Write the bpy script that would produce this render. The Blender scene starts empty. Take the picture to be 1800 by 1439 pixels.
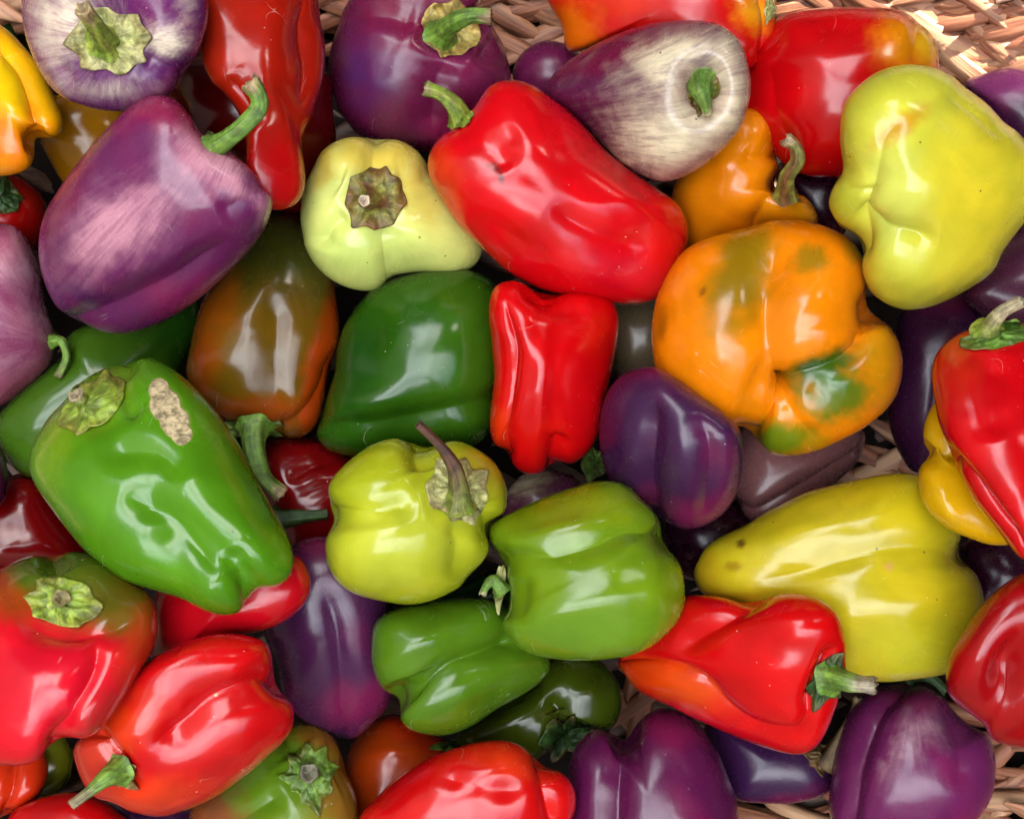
import bpy, math, random
import numpy as np
from mathutils import Vector, Matrix
from mathutils.bvhtree import BVHTree

random.seed(7); RNG = np.random.RandomState(11)
R = math.radians
K = 0.0003            # metres per unit; one unit is one photograph pixel at table height
D = 2200.0            # camera height in units
W0, H0 = 1800, 1439
sc = bpy.context.scene
COL = sc.collection

# ------------------------------------------------------------------ camera
cam = bpy.data.cameras.new('camera'); camo = bpy.data.objects.new('camera', cam); COL.objects.link(camo)
camo.location = (0, 0, D*K); camo.rotation_euler = (0, 0, 0)
cam.sensor_fit = 'HORIZONTAL'; cam.sensor_width = 36; cam.lens = 36*D/W0
cam.clip_start = 0.01; cam.clip_end = 200
sc.camera = camo

# ------------------------------------------------------------------ sky, sun, exposure
SUN_EL, SUN_AZ = 52.0, 48.0        # azimuth counter-clockwise from +x
SUN_STRENGTH, SKY_STRENGTH = 5.0, 0.15
EXPOSURE = 2.64
w = bpy.data.worlds.new('World'); sc.world = w; w.use_nodes = True
nt = w.node_tree; nt.nodes.clear()
out = nt.nodes.new('ShaderNodeOutputWorld'); bg = nt.nodes.new('ShaderNodeBackground')
sky = nt.nodes.new('ShaderNodeTexSky'); sky.sky_type = 'NISHITA'; sky.sun_disc = False
sky.sun_elevation = R(SUN_EL); sky.sun_rotation = R(90-SUN_AZ)
sky.air_density = 1.0; sky.dust_density = 6.0; sky.ozone_density = 0.6
tc = nt.nodes.new('ShaderNodeTexCoord'); nz = nt.nodes.new('ShaderNodeTexNoise')
nz.inputs['Scale'].default_value = 2.2; nz.inputs['Detail'].default_value = 3; nz.inputs['Roughness'].default_value = .55
nz.inputs['Distortion'].default_value = .5
rp = nt.nodes.new('ShaderNodeValToRGB'); rp.color_ramp.elements[0].position = .42; rp.color_ramp.elements[1].position = .62
mx = nt.nodes.new('ShaderNodeMix'); mx.data_type = 'RGBA'
cl = nt.nodes.new('ShaderNodeRGB'); cl.outputs[0].default_value = (11.8, 12.2, 12.8, 1)
nt.links.new(tc.outputs['Generated'], nz.inputs['Vector']); nt.links.new(nz.outputs['Fac'], rp.inputs['Fac'])
nt.links.new(rp.outputs['Color'], mx.inputs['Factor']); nt.links.new(sky.outputs['Color'], mx.inputs['A'])
nt.links.new(cl.outputs[0], mx.inputs['B'])
nt.links.new(mx.outputs['Result'], bg.inputs['Color']); bg.inputs['Strength'].default_value = SKY_STRENGTH
nt.links.new(bg.outputs['Background'], out.inputs['Surface'])
sl = bpy.data.lights.new('sun', 'SUN'); so = bpy.data.objects.new('sun', sl); COL.objects.link(so)
sl.energy = SUN_STRENGTH; sl.angle = R(.53); sl.color = (1.0, .93, .82)
SUNV = Vector((math.cos(R(SUN_EL))*math.cos(R(SUN_AZ)), math.cos(R(SUN_EL))*math.sin(R(SUN_AZ)), math.sin(R(SUN_EL))))
so.rotation_euler = SUNV.to_track_quat('Z', 'Y').to_euler(); so.location = SUNV*3
sc.view_settings.view_transform = 'Standard'; sc.view_settings.look = 'None'
sc.view_settings.exposure = EXPOSURE; sc.view_settings.gamma = 1; sc.view_settings.use_curve_mapping = False

# ------------------------------------------------------------------ helpers
def lin(c):
    return [((v/255)/12.92 if v/255 <= .04045 else ((v/255+.055)/1.055)**2.4) for v in c]

def mesh_obj(name, verts, faces, mat, parent=None, smooth=True):
    me = bpy.data.meshes.new(name)
    verts = np.asarray(verts, dtype=np.float32)
    if isinstance(faces, np.ndarray):
        n, k = faces.shape
        me.vertices.add(len(verts)); me.vertices.foreach_set('co', verts.ravel())
        me.loops.add(n*k); me.loops.foreach_set('vertex_index', faces.ravel().astype(np.int32))
        me.polygons.add(n); me.polygons.foreach_set('loop_start', np.arange(0, n*k, k, dtype=np.int32))
        me.update(calc_edges=True)
    else:
        me.from_pydata([tuple(map(float, v)) for v in verts], [], faces)
    if smooth: me.polygons.foreach_set('use_smooth', np.ones(len(me.polygons), dtype=bool))
    me.materials.append(mat)
    o = bpy.data.objects.new(name, me); COL.objects.link(o)
    if parent: o.parent = parent
    return o

def color_attr(me, name, arr):
    a = me.color_attributes.new(name, 'FLOAT_COLOR', 'POINT')
    full = np.ones((len(arr), 4), dtype=np.float32); full[:, :3] = arr
    a.data.foreach_set('color', full.ravel())

def vec_attr(me, name, arr):
    a = me.attributes.new(name, 'FLOAT_VECTOR', 'POINT')
    a.data.foreach_set('vector', np.asarray(arr, dtype=np.float32).ravel())

class NT:
    """small node-tree writer"""
    def __init__(s, name):
        s.m = bpy.data.materials.new(name); s.m.use_nodes = True; s.t = s.m.node_tree; s.t.nodes.clear()
        s.out = s.n('ShaderNodeOutputMaterial')
    def n(s, typ, **kw):
        nd = s.t.nodes.new(typ)
        for k, v in kw.items(): setattr(nd, k, v)
        return nd
    def l(s, a, b): s.t.links.new(a, b)
    def attr(s, name, typ='GEOMETRY'):
        a = s.n('ShaderNodeAttribute'); a.attribute_name = name; return a
    def noise(s, vec, scale, detail=3, rough=.5, dist=0):
        q = s.n('ShaderNodeTexNoise'); q.inputs['Scale'].default_value = scale; q.inputs['Detail'].default_value = detail
        q.inputs['Roughness'].default_value = rough; q.inputs['Distortion'].default_value = dist
        if vec is not None: s.l(vec, q.inputs['Vector'])
        return q.outputs['Fac']
    def ramp(s, fac, a, b, ca=(0, 0, 0, 1), cb=(1, 1, 1, 1)):
        q = s.n('ShaderNodeMapRange'); q.interpolation_type = 'SMOOTHSTEP'
        q.inputs['From Min'].default_value = a; q.inputs['From Max'].default_value = b
        s.l(fac, q.inputs['Value']); return q.outputs['Result']
    def math(s, op, a, b=None, c=None):
        q = s.n('ShaderNodeMath', operation=op)
        for i, v in enumerate((a, b, c)):
            if v is None: continue
            if isinstance(v, (int, float)): q.inputs[i].default_value = v
            else: s.l(v, q.inputs[i])
        return q.outputs[0]
    def mix(s, fac, a, b, blend='MIX'):
        q = s.n('ShaderNodeMix', data_type='RGBA', blend_type=blend)
        for key, v in (('Factor', fac), ('A', a), ('B', b)):
            if isinstance(v, (int, float)): q.inputs[key].default_value = v
            elif isinstance(v, (tuple, list)): q.inputs[key].default_value = (*v[:3], 1)
            else: s.l(v, q.inputs[key])
        return q.outputs['Result']
    def bump(s, h, strength, dist, prev=None):
        q = s.n('ShaderNodeBump'); q.inputs['Strength'].default_value = strength; q.inputs['Distance'].default_value = dist
        s.l(h, q.inputs['Height'])
        if prev is not None: s.l(prev, q.inputs['Normal'])
        return q.outputs['Normal']

# ------------------------------------------------------------------ materials
def skin_material(name, rough, coat, purple=False):
    N = NT(name)
    obj = N.n('ShaderNodeTexCoord').outputs['Object']
    col = N.attr('Col').outputs['Color']; msk = N.attr('Mask').outputs['Color']
    sep = N.n('ShaderNodeSeparateColor'); N.l(msk, sep.inputs['Color'])
    pale, scar, dusty = sep.outputs[0], sep.outputs[1], sep.outputs[2]
    st = N.attr('Streak').outputs['Vector']
    base = col
    # streaks of pale flesh showing through the pigment, running from stalk to tip
    s1 = N.noise(st, 1.0, 5, .62, .25); s2 = N.noise(st, 3.2, 4, .6, .1)
    cloud = N.noise(obj, 34, 6, .66, .8)
    k = N.math('ADD', N.math('MULTIPLY', s1, .28 if purple else .25), N.math('MULTIPLY', s2, .16 if purple else .10))
    k = N.math('ADD', k, N.math('MULTIPLY', cloud, .52 if purple else .5))
    k = N.math('ADD', k, N.math('MULTIPLY_ADD', pale, 1.0, -.98))
    f = N.ramp(k, -.08, .6)
    if purple:
        lines = N.ramp(N.noise(st, 2.6, 5, .6, .5), .48, .64)
        f = N.math('MULTIPLY', f, N.math('SUBTRACT', 1.0, N.math('MULTIPLY', lines, .36)))
        base = N.mix(N.math('MULTIPLY', f, .88), base, N.attr('Pale').outputs['Color'])
        redd = N.ramp(N.noise(obj, 16, 2, .5), .48, .68)
        base = N.mix(N.math('MULTIPLY', redd, .35), base, lin((140, 24, 66)))
        vein = N.ramp(s2, .35, .65)
        base = N.mix(.15, base, N.mix(vein, (.45, .4, .5), (1.25, 1.15, 1.1)), 'MULTIPLY')
    else:
        base = N.mix(f, base, N.attr('Pale').outputs['Color'])
        tone = N.noise(obj, 30, 3, .55, .4)
        base = N.mix(.55, base, N.mix(N.ramp(tone, .3, .7), (.72, .74, .72), (1.18, 1.12, 1.05)), 'MULTIPLY')
        s3 = N.ramp(s2, .4, .65)
        base = N.mix(.07, base, N.mix(s3, (.7, .7, .7), (1.2, 1.2, 1.2)), 'MULTIPLY')
    # dark pores and tiny pale specks
    vo = N.n('ShaderNodeTexVoronoi'); vo.inputs['Scale'].default_value = 210; N.l(obj, vo.inputs['Vector'])
    near = N.math('LESS_THAN', vo.outputs['Distance'], .13)
    sepv = N.n('ShaderNodeSeparateColor'); N.l(vo.outputs['Color'], sepv.inputs['Color'])
    dots = N.math('MULTIPLY', near, N.math('LESS_THAN', sepv.outputs[0], N.math('MULTIPLY_ADD', dusty, .5, .012)))
    base = N.mix(N.math('MULTIPLY', dots, .8), base, (.035, .022, .01))
    vo2 = N.n('ShaderNodeTexVoronoi'); vo2.inputs['Scale'].default_value = 330; N.l(obj, vo2.inputs['Vector'])
    sep2 = N.n('ShaderNodeSeparateColor'); N.l(vo2.outputs['Color'], sep2.inputs['Color'])
    specks = N.math('MULTIPLY', N.math('LESS_THAN', vo2.outputs['Distance'], N.math('MULTIPLY_ADD', sep2.outputs[1], .11, .02)),
                    N.math('MULTIPLY', N.math('LESS_THAN', sep2.outputs[0], .11), N.ramp(N.noise(obj, 22, 2), .42, .6)))
    base = N.mix(N.math('MULTIPLY', specks, .7), base, (.75, .7, .6))
    # hairline scuffs
    ln = N.math('ABSOLUTE', N.math('SUBTRACT', N.noise(obj, 13, 2, .45, 1.6), .5))
    scuff = N.math('MULTIPLY', N.math('SUBTRACT', 1.0, N.ramp(ln, 0.0, .0026)), N.ramp(N.noise(obj, 48, 2), .6, .7))
    base = N.mix(N.math('MULTIPLY', scuff, .3), base, (.55, .5, .4))
    # corky scar: smooth mask broken by noise so that the edge is ragged
    sc_n = N.noise(obj, 150, 6, .7)
    sf = N.ramp(N.math('ADD', scar, N.math('MULTIPLY_ADD', sc_n, .5, -.25)), .44, .52)
    cork = N.mix(N.ramp(N.noise(obj, 260, 5, .7), .35, .65), lin((104, 94, 66)), lin((196, 178, 136)))
    rim = N.math('MULTIPLY', N.ramp(N.math('ADD', scar, N.math('MULTIPLY_ADD', sc_n, .5, -.25)), .3, .46), .35)
    base = N.mix(rim, base, lin((150, 140, 70)))
    base = N.mix(sf, base, cork)
    # dull dusty / greasy patches change only the gloss
    smear = N.ramp(N.noise(obj, 34, 5, .65, 1.2), .52, .64)
    micro = N.noise(obj, 420, 3, .6)
    rg = N.math('ADD', N.math('MULTIPLY_ADD', smear, .09, rough), N.math('MULTIPLY', micro, .04))
    rg = N.math('ADD', rg, N.math('MULTIPLY', sf, .5)); rg = N.math('ADD', rg, N.math('MULTIPLY', scuff, .25))
    P = N.n('ShaderNodeBsdfPrincipled')
    N.l(base, P.inputs['Base Color']); N.l(rg, P.inputs['Roughness'])
    P.inputs['IOR'].default_value = 1.43
    P.inputs['Subsurface Weight'].default_value = .05 if not purple else .03
    P.inputs['Subsurface Radius'].default_value = (1.0, .45, .25)
    P.inputs['Subsurface Scale'].default_value = .004
    P.inputs['Coat Weight'].default_value = coat; P.inputs['Coat Roughness'].default_value = .13
    wr = N.noise(obj, 110, 5, .65, .6)
    nb = N.bump(N.noise(obj, 55, 3, .5, .3), .05, .0022); nb = N.bump(wr, .07, .0012, nb)
    nb = N.bump(micro, .06, .0004, nb)
    nb = N.bump(N.math('ADD', sf, N.math('MULTIPLY', N.math('MULTIPLY', sf, N.noise(obj, 300, 4)), .8)), .5, .0006, nb)
    if purple: nb = N.bump(s2, .12, .0006, nb)
    nb = N.bump(specks, .4, .0004, nb)
    N.l(nb, P.inputs['Normal']); N.l(P.outputs[0], N.out.inputs['Surface'])
    return N.m

M_SKIN = skin_material('glossy pepper skin', .17, .08)
M_PURP = skin_material('purple pepper skin', .25, .1, True)

def stem_material():
    N = NT('pepper stalk')
    obj = N.n('ShaderNodeTexCoord').outputs['Object']
    col = N.attr('Col').outputs['Color']; st = N.attr('Streak').outputs['Vector']
    fib = N.noise(st, 1.0, 5, .65, .1)
    blot = N.ramp(N.noise(obj, 170, 4, .65, .6), .38, .62)
    base = N.mix(.8, col, N.mix(N.ramp(fib, .3, .7), (.5, .52, .45), (1.35, 1.3, 1.15)), 'MULTIPLY')
    base = N.mix(.75, base, N.mix(blot, (.42, .36, .26), (1.25, 1.2, 1.15)), 'MULTIPLY')
    spots = N.ramp(N.noise(obj, 420, 3, .7), .66, .72)
    base = N.mix(N.math('MULTIPLY', spots, .6), base, (.04, .025, .01))
    P = N.n('ShaderNodeBsdfPrincipled'); N.l(base, P.inputs['Base Color'])
    P.inputs['Roughness'].default_value = .5; P.inputs['Subsurface Weight'].default_value = .08
    P.inputs['Subsurface Scale'].default_value = .002
    nb = N.bump(fib, .6, .0012); nb = N.bump(N.noise(obj, 260, 5, .7), .5, .0009, nb)
    N.l(nb, P.inputs['Normal']); N.l(P.outputs[0], N.out.inputs['Surface'])
    return N.m
M_STEM = stem_material()

def husk_material(name='dried husk', dimming=.78):
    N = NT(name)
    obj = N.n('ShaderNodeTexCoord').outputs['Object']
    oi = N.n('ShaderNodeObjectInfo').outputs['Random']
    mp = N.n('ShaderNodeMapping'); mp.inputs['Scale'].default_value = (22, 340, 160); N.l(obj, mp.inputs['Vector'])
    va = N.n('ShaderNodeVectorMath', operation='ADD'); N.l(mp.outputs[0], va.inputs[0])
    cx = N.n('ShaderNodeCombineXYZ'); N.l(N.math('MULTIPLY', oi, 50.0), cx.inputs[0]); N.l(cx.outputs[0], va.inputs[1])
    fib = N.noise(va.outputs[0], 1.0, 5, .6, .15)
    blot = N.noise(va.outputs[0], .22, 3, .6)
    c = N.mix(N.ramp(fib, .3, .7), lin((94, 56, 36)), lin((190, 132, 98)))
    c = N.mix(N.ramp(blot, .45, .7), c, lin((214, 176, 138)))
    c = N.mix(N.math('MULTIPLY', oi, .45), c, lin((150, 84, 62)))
    c = N.mix(1.0, c, (dimming, dimming*.92, dimming*.85), 'MULTIPLY')
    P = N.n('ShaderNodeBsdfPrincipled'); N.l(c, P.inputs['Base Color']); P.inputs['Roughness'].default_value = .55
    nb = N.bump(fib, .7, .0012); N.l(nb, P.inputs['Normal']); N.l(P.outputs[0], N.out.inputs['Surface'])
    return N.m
M_HUSK = husk_material()
M_HUSK_SHADED = husk_material('husk with painted shade', .16)  # darkened husk copy: shade under the heap is put into its colour



# ------------------------------------------------------------------ pepper builder
def sstep(a, b, x):
    t = np.clip((x-a)/(b-a), 0, 1); return t*t*(3-2*t)

def wave_noise(P, wavelength, seed, n=9):
    r = np.random.RandomState(seed); s = np.zeros(len(P))
    for _ in range(n):
        d = r.normal(size=P.shape[1]); d /= np.linalg.norm(d)
        s += np.sin(P @ d*(2*math.pi/wavelength)*r.uniform(.6, 1.5)+r.uniform(0, 6.28))
    return s/math.sqrt(n*.5)

def spline(pts, closed, per=8):
    p = np.asarray(pts, float); n = len(p)
    if not closed and n == 2:
        t = np.linspace(0, 1, per+1)[:, None]; return p[0]*(1-t)+p[1]*t
    res = []
    for i in range(n if closed else n-1):
        if closed: a, b, c, d = p[(i-1) % n], p[i], p[(i+1) % n], p[(i+2) % n]
        else: a, b, c, d = p[max(i-1, 0)], p[i], p[i+1], p[min(i+2, n-1)]
        for k in range(per):
            t = k/per
            res.append(.5*((2*b)+(c-a)*t+(2*a-5*b+4*c-d)*t*t+(3*b-a-3*c+d)*t**3))
    if not closed: res.append(p[-1])
    return np.array(res)

def centroid(p):
    x, y = p[:, 0], p[:, 1]; x2, y2 = np.roll(x, -1), np.roll(y, -1)
    c = x*y2-x2*y; A = c.sum()/2
    return np.array([((x+x2)*c).sum()/(6*A), ((y+y2)*c).sum()/(6*A)])

NTH = 240
THS = np.linspace(-math.pi, math.pi, NTH, endpoint=False)
def polar(poly, c):
    """outline as radius against angle round c (largest crossing of each ray)"""
    a = poly-c; b = np.roll(poly, -1, axis=0)-c
    dx, dy = np.cos(THS)[:, None], np.sin(THS)[:, None]
    ex, ey = (b-a)[:, 0][None], (b-a)[:, 1][None]
    den = dx*ey-dy*ex
    den = np.where(np.abs(den) < 1e-9, 1e-9, den)
    t = (a[:, 0]*ey-a[:, 1]*ex)/den
    s = (a[:, 0]*dy-a[:, 1]*dx)/den
    t = np.where((s >= 0) & (s <= 1) & (t > 0), t, 0)
    r = t.max(1)
    for _ in range(2): r = .25*np.roll(r, 1)+.5*r+.25*np.roll(r, -1)
    return r

def rad_at(r, th):
    f = (th+math.pi)/(2*math.pi)*NTH; i = np.floor(f).astype(int); t = f-i
    return r[i % NTH]*(1-t)+r[(i+1) % NTH]*t

def cube_sphere(n, cache={}):
    if n in cache: return cache[n]
    g = np.tan((np.linspace(-1, 1, n+1))*math.pi/4)
    A, B = np.meshgrid(g, g, indexing='ij'); one = np.ones_like(A)
    V, F, off = [], [], 0
    idx = np.arange((n+1)**2).reshape(n+1, n+1)
    q = np.stack([idx[:-1, :-1], idx[1:, :-1], idx[1:, 1:], idx[:-1, 1:]], -1).reshape(-1, 4)
    for ax in ((A, B, one), (B, A, -one), (one, A, B), (-one, B, A), (B, one, A), (A, -one, B)):
        V.append(np.stack(ax, -1).reshape(-1, 3)); F.append(q+off); off += (n+1)**2
    V = np.concatenate(V); F = np.concatenate(F)
    key = np.round(V*1e5).astype(np.int64)
    _, first, inv = np.unique(key, axis=0, return_index=True, return_inverse=True)
    V = V[first]; F = inv.reshape(-1)[F]
    V /= np.linalg.norm(V, axis=1, keepdims=True)
    cache[n] = (V, F); return cache[n]

def vnormals(P, F):
    a, b, c, d = P[F[:, 0]], P[F[:, 1]], P[F[:, 2]], P[F[:, 3]]
    n = np.cross(c-a, d-b); N = np.zeros_like(P)
    for k in range(4): np.add.at(N, F[:, k], n)
    return N/np.maximum(np.linalg.norm(N, axis=1, keepdims=True), 1e-12)

def poly_dist(q, line):
    """distance of points q to a polyline and the place (0..1) along it"""
    a, b = line[:-1], line[1:]; seg = b-a; ln = np.linalg.norm(seg, axis=1); cum = np.concatenate([[0], np.cumsum(ln)])
    best = np.full(len(q), 1e9); tt = np.zeros(len(q))
    for i in range(len(a)):
        t = np.clip(((q-a[i]) @ seg[i])/max(ln[i]**2, 1e-9), 0, 1)
        d = np.linalg.norm(q-(a[i]+t[:, None]*seg[i]), axis=1)
        m = d < best; best[m] = d[m]; tt[m] = (cum[i]+t[m]*ln[i])/cum[-1]
    return best, tt

def blob(q, x, y, rx, ry, ang, wob=0.0, seed=1, power=2):
    c, s = math.cos(R(ang)), math.sin(R(ang)); dx, dy = q[:, 0]-x, q[:, 1]-y
    a = (dx*c+dy*s)/rx; b = (-dx*s+dy*c)/ry
    r = np.sqrt(a*a+b*b)
    if wob: r = r+wob*(wave_noise(q, max(rx, ry)*.9, seed)*.6+wave_noise(q, max(rx, ry)*.35, seed+5)*.4)
    return r

class Pep:
    def __init__(s, spec):
        s.__dict__.update(dict(p=2.12, g=[], d=[], c=[], pale=[], scar=[], dust=[], kind='gloss', H=None, hs=1.0, tilt=None,
                               cal=None, stem=None, stem2=None, dz=0, n=None, lump=.8, paleC=(232, 220, 170), rc=None, seed=None, dusty=0.0, base=0.0,
                               calcol=None, group=None))
        s.__dict__.update(spec)
        s.poly = spline(s.o, True); s.cen = centroid(s.poly); s.Rr = polar(s.poly, s.cen)
        a = np.linspace(0, math.pi, 36, endpoint=False)
        ext = [np.ptp(s.poly @ np.array([math.cos(t), math.sin(t)])) for t in a]
        s.minw, s.maxw = min(ext), max(ext)
        if s.H is None: s.H = .5*s.minw*1.0
        s.H *= s.hs*1.08
        s.tx, s.ty = s.tilt if s.tilt else (0, 0)
        s.dirc = s.raydir(s.cen)
    def raydir(s, p): return np.array([p[0]-W0/2, H0/2-p[1], -D])
    def inside_rho(s, q):
        dx, dy = q[:, 0]-s.cen[0], q[:, 1]-s.cen[1]
        return np.hypot(dx, dy)/np.maximum(rad_at(s.Rr, np.arctan2(dy, dx)), 1e-6)
    def height(s, q, soft=.0):
        rho = s.inside_rho(q)+soft
        h = s.H*np.maximum(1-np.clip(rho, 0, 1)**s.p, 0)**(1/s.p)
        h = h+s.tx*(q[:, 0]-s.cen[0])+s.ty*(q[:, 1]-s.cen[1])
        return rho < 1, h

FLOOR = -400.0
def settle(peps):
    """rest every pepper on those it lies on, in the order they were put down"""
    for i, a in enumerate(peps):
        nrm = np.linalg.norm(a.dirc)/D
        floor_e = -(D-FLOOR)*nrm+a.H
        pts, req = [], []
        for f in (.99, .8, .5, .25, 0):
            th = THS[::6]; r = rad_at(a.Rr, th)*f
            q = np.stack([a.cen[0]+r*np.cos(th), a.cen[1]+r*np.sin(th)], 1)
            if f == .99:      # only where the edge is not itself covered later
                vis = np.ones(len(q), bool)
                for c in peps[i+1:]: vis &= c.inside_rho(q) > 1.0
                vis &= (q[:, 0] > -60) & (q[:, 0] < W0+60) & (q[:, 1] > -60) & (q[:, 1] < H0+60)
            else: vis = np.ones(len(q), bool)
            myh = a.H*(1-f**a.p)**(1/a.p)
            for b in peps[:i]:
                ins, h = b.height(q, .07)
                m = ins & vis
                if m.any():
                    pts.append(q[m]-a.cen); req.append(b.e+h[m]-myh*(.8 if f < .9 else 0)+3)
        if a.tilt: cands = [a.tilt]
        else:
            v = np.arange(-.45, .451, .09); cands = [(x, y) for x in v for y in v]
        best = None
        if pts:
            P_ = np.concatenate(pts); Q_ = np.concatenate(req)
            for tx, ty in cands:
                e = (Q_-tx*P_[:, 0]-ty*P_[:, 1]).max()
                e = max(e, floor_e+ .5*a.maxw*math.hypot(tx, ty)*.7)
                cost = e+50*math.hypot(tx, ty)
                if best is None or cost < best[0]: best = (cost, e, tx, ty)
            _, e, a.tx, a.ty = best
        else: e = floor_e; 
        a.e = e+a.dz
    for a in peps:      # loosen the heap a little so that the gaps are deep
        lo = -(D-FLOOR)*np.linalg.norm(a.dirc)/D+40
        a.e = a.e+max(a.e-lo-60, 0)*1.2
        a.L = -a.e

def frame(p):
    w = -p.dirc/np.linalg.norm(p.dirc); u = np.array([1., 0, 0])-w[0]*w; u /= np.linalg.norm(u); v = np.cross(w, u)
    return u, v, w

def px2loc(p, q, wl=0.0):
    """photograph points -> local points on the plane w = wl of the pepper's own frame"""
    u, v, w = p.fr; q = np.atleast_2d(q)
    d = np.stack([q[:, 0]-W0/2, H0/2-q[:, 1], np.full(len(q), -D)], 1)
    depth = -(d @ w); t = (p.L-wl)/depth
    P_ = d*t[:, None]
    return np.stack([P_ @ u, P_ @ v, np.zeros(len(q))+wl], 1)

def loc2px(p, V):
    u, v, w = p.fr
    P_ = V[:, :1]*u+V[:, 1:2]*v+(V[:, 2:3]-p.L)*w
    return np.stack([W0/2+P_[:, 0]/(-P_[:, 2])*D, H0/2-P_[:, 1]/(-P_[:, 2])*D], 1)

def build_body(p, idx):
    p.fr = frame(p)
    sc_ = p.L/D/ (np.linalg.norm(p.dirc)/D)**1.0
    p.sc = sc_
    n = int(np.clip(math.sqrt(p.maxw*p.minw)/4.4, 34, 78))
    S, F = cube_sphere(n)
    rho = np.hypot(S[:, 0], S[:, 1]); th = np.arctan2(S[:, 1], S[:, 0]); z = S[:, 2]
    k = (rho**p.p+np.abs(z)**p.p)**(-1/p.p)
    rr = np.minimum(k*rho, 1)
    # photograph y runs down, local v runs up: outline angle is mirrored
    rad = rad_at(p.Rr, -th)*rr
    q = np.stack([p.cen[0]+rad*np.cos(-th), p.cen[1]+rad*np.sin(-th)], 1)
    flat = px2loc(p, q)
    wl = k*z*p.H*sc_
    tilt = (p.tx*(q[:, 0]-p.cen[0])+p.ty*(q[:, 1]-p.cen[1]))*sc_
    fac = (p.L-tilt)/p.L
    V = np.stack([flat[:, 0]*fac, flat[:, 1]*fac, wl+tilt], 1)
    N = vnormals(V, F)
    if (N*V).sum() < 0: F = F[:, ::-1]; N = -N
    q = loc2px(p, V)
    front = sstep(-.4, .1, z)
    seed = p.seed if p.seed is not None else 100+idx*13
    disp = np.zeros(len(V))
    disp += wave_noise(V, 165, seed)*p.lump+wave_noise(V, 55, seed+1)*p.lump*.22
    for g in p.g:
        depth, width, line = g[:3]; fa, fb = (g[3] if len(g) > 3 else (1, 1)); sharp = g[4] if len(g) > 4 else .4
        ln = spline(line, False, 6)
        d, t = poly_dist(q, ln)
        fade = np.ones(len(q))
        if fa: fade *= sstep(-.02, .25, t)
        if fb: fade *= 1-sstep(.75, 1.02, t)
        disp -= depth*fade*front*((1-sharp)*np.exp(-(d/width)**2)+sharp*np.exp(-d/(.3*width))+.45*np.exp(-(d/(2.3*width))**2))
    for dd in p.d:
        depth, rx, ry, ang, x, y = dd[:6]; pw = dd[6] if len(dd) > 6 else 2
        r = blob(q, x, y, rx, ry, ang)
        disp -= depth*front*np.exp(-r**pw)
    V = V+N*(disp*sc_)[:, None]
    p.V, p.F = V, F
    # pigment
    q2 = q; nv = len(V)
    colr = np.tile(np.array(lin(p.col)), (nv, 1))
    for j, c in enumerate(p.c):
        x, y, rx, ry, ang, cc, st = c[:7]; soft = c[7] if len(c) > 7 else .65
        r = blob(q2, x, y, rx, ry, ang, .14, seed+j)
        wgt = (st*(1-sstep(1-soft, 1+soft, r))*front)[:, None]
        colr = colr*(1-wgt)+np.array(lin(cc))*wgt
    msk = np.zeros((nv, 3)); msk[:, 0] = p.base
    for j, c in enumerate(p.pale):
        x, y, rx, ry, ang, am = c[:6]
        msk[:, 0] += am*np.exp(-blob(q2, x, y, rx, ry, ang, .12, seed+20+j)**2)*front
    for c in p.scar:
        x, y, rx, ry, ang = c; msk[:, 1] = np.maximum(msk[:, 1], (1-sstep(.45, 1.65, blob(q2, x, y, rx, ry, ang)))*front)
    msk[:, 2] = p.dusty
    for c in p.dust:
        x, y, rx, ry, ang, am = c; msk[:, 2] += am*np.exp(-blob(q2, x, y, rx, ry, ang)**2)
    rc = p.rc if p.rc is not None else (p.cal[:2] if p.cal else p.cen)
    dx, dy = q2[:, 0]-rc[0], q2[:, 1]-rc[1]; rr_ = np.hypot(dx, dy)+1e-3
    kk = 6.5*max(1.0, float(rr_.mean())/150); damp = sstep(0, 60, rr_)
    streak = np.stack([dx/rr_*kk*damp+seed, dy/rr_*kk*damp, rr_/(70 if kk < 7 else 150)+V[:, 2]/260], 1)
    mat = M_PURP if p.kind == 'purple' else M_SKIN
    u, v, w = p.fr
    loc = Vector(-w*p.L*K)+Vector((0, 0, D*K))
    M = Matrix(((u[0], v[0], w[0], loc[0]), (u[1], v[1], w[1], loc[1]), (u[2], v[2], w[2], loc[2]), (0, 0, 0, 1)))
    has_parts = bool(p.cal or p.stem)
    if has_parts:
        root = bpy.data.objects.new('bell_pepper', None); COL.objects.link(root); root.matrix_world = M
        root.empty_display_size = .02
        body = mesh_obj('body', V*K, F, mat, root)
    else:
        root = body = mesh_obj('bell_pepper', V*K, F, mat); root.matrix_world = M
    root['label'] = p.label; root['category'] = 'pepper'
    root['group'] = 'bell peppers heaped in the basket'
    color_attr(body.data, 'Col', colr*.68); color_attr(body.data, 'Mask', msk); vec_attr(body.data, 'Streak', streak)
    color_attr(body.data, 'Pale', np.tile(np.array(lin(p.paleC))*.72, (nv, 1)))
    p.root = root
    if has_parts:
        p.bvh = BVHTree.FromPolygons([Vector(x) for x in V], [list(map(int, f)) for f in F])
        if p.cal: build_calyx(p, p.cal, seed)
        if p.stem: build_stem(p, p.stem, seed)
        if p.stem2: build_stem(p, p.stem2, seed+3)

def hit(p, x, y):
    o = Vector((0, 0, p.L)); t = px2loc(p, np.array([[x, y]]))[0]
    d = (Vector(t)-o).normalized()
    h = p.bvh.ray_cast(o, d)
    if h[0] is None: return None, None
    return h[0], h[1]

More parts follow.
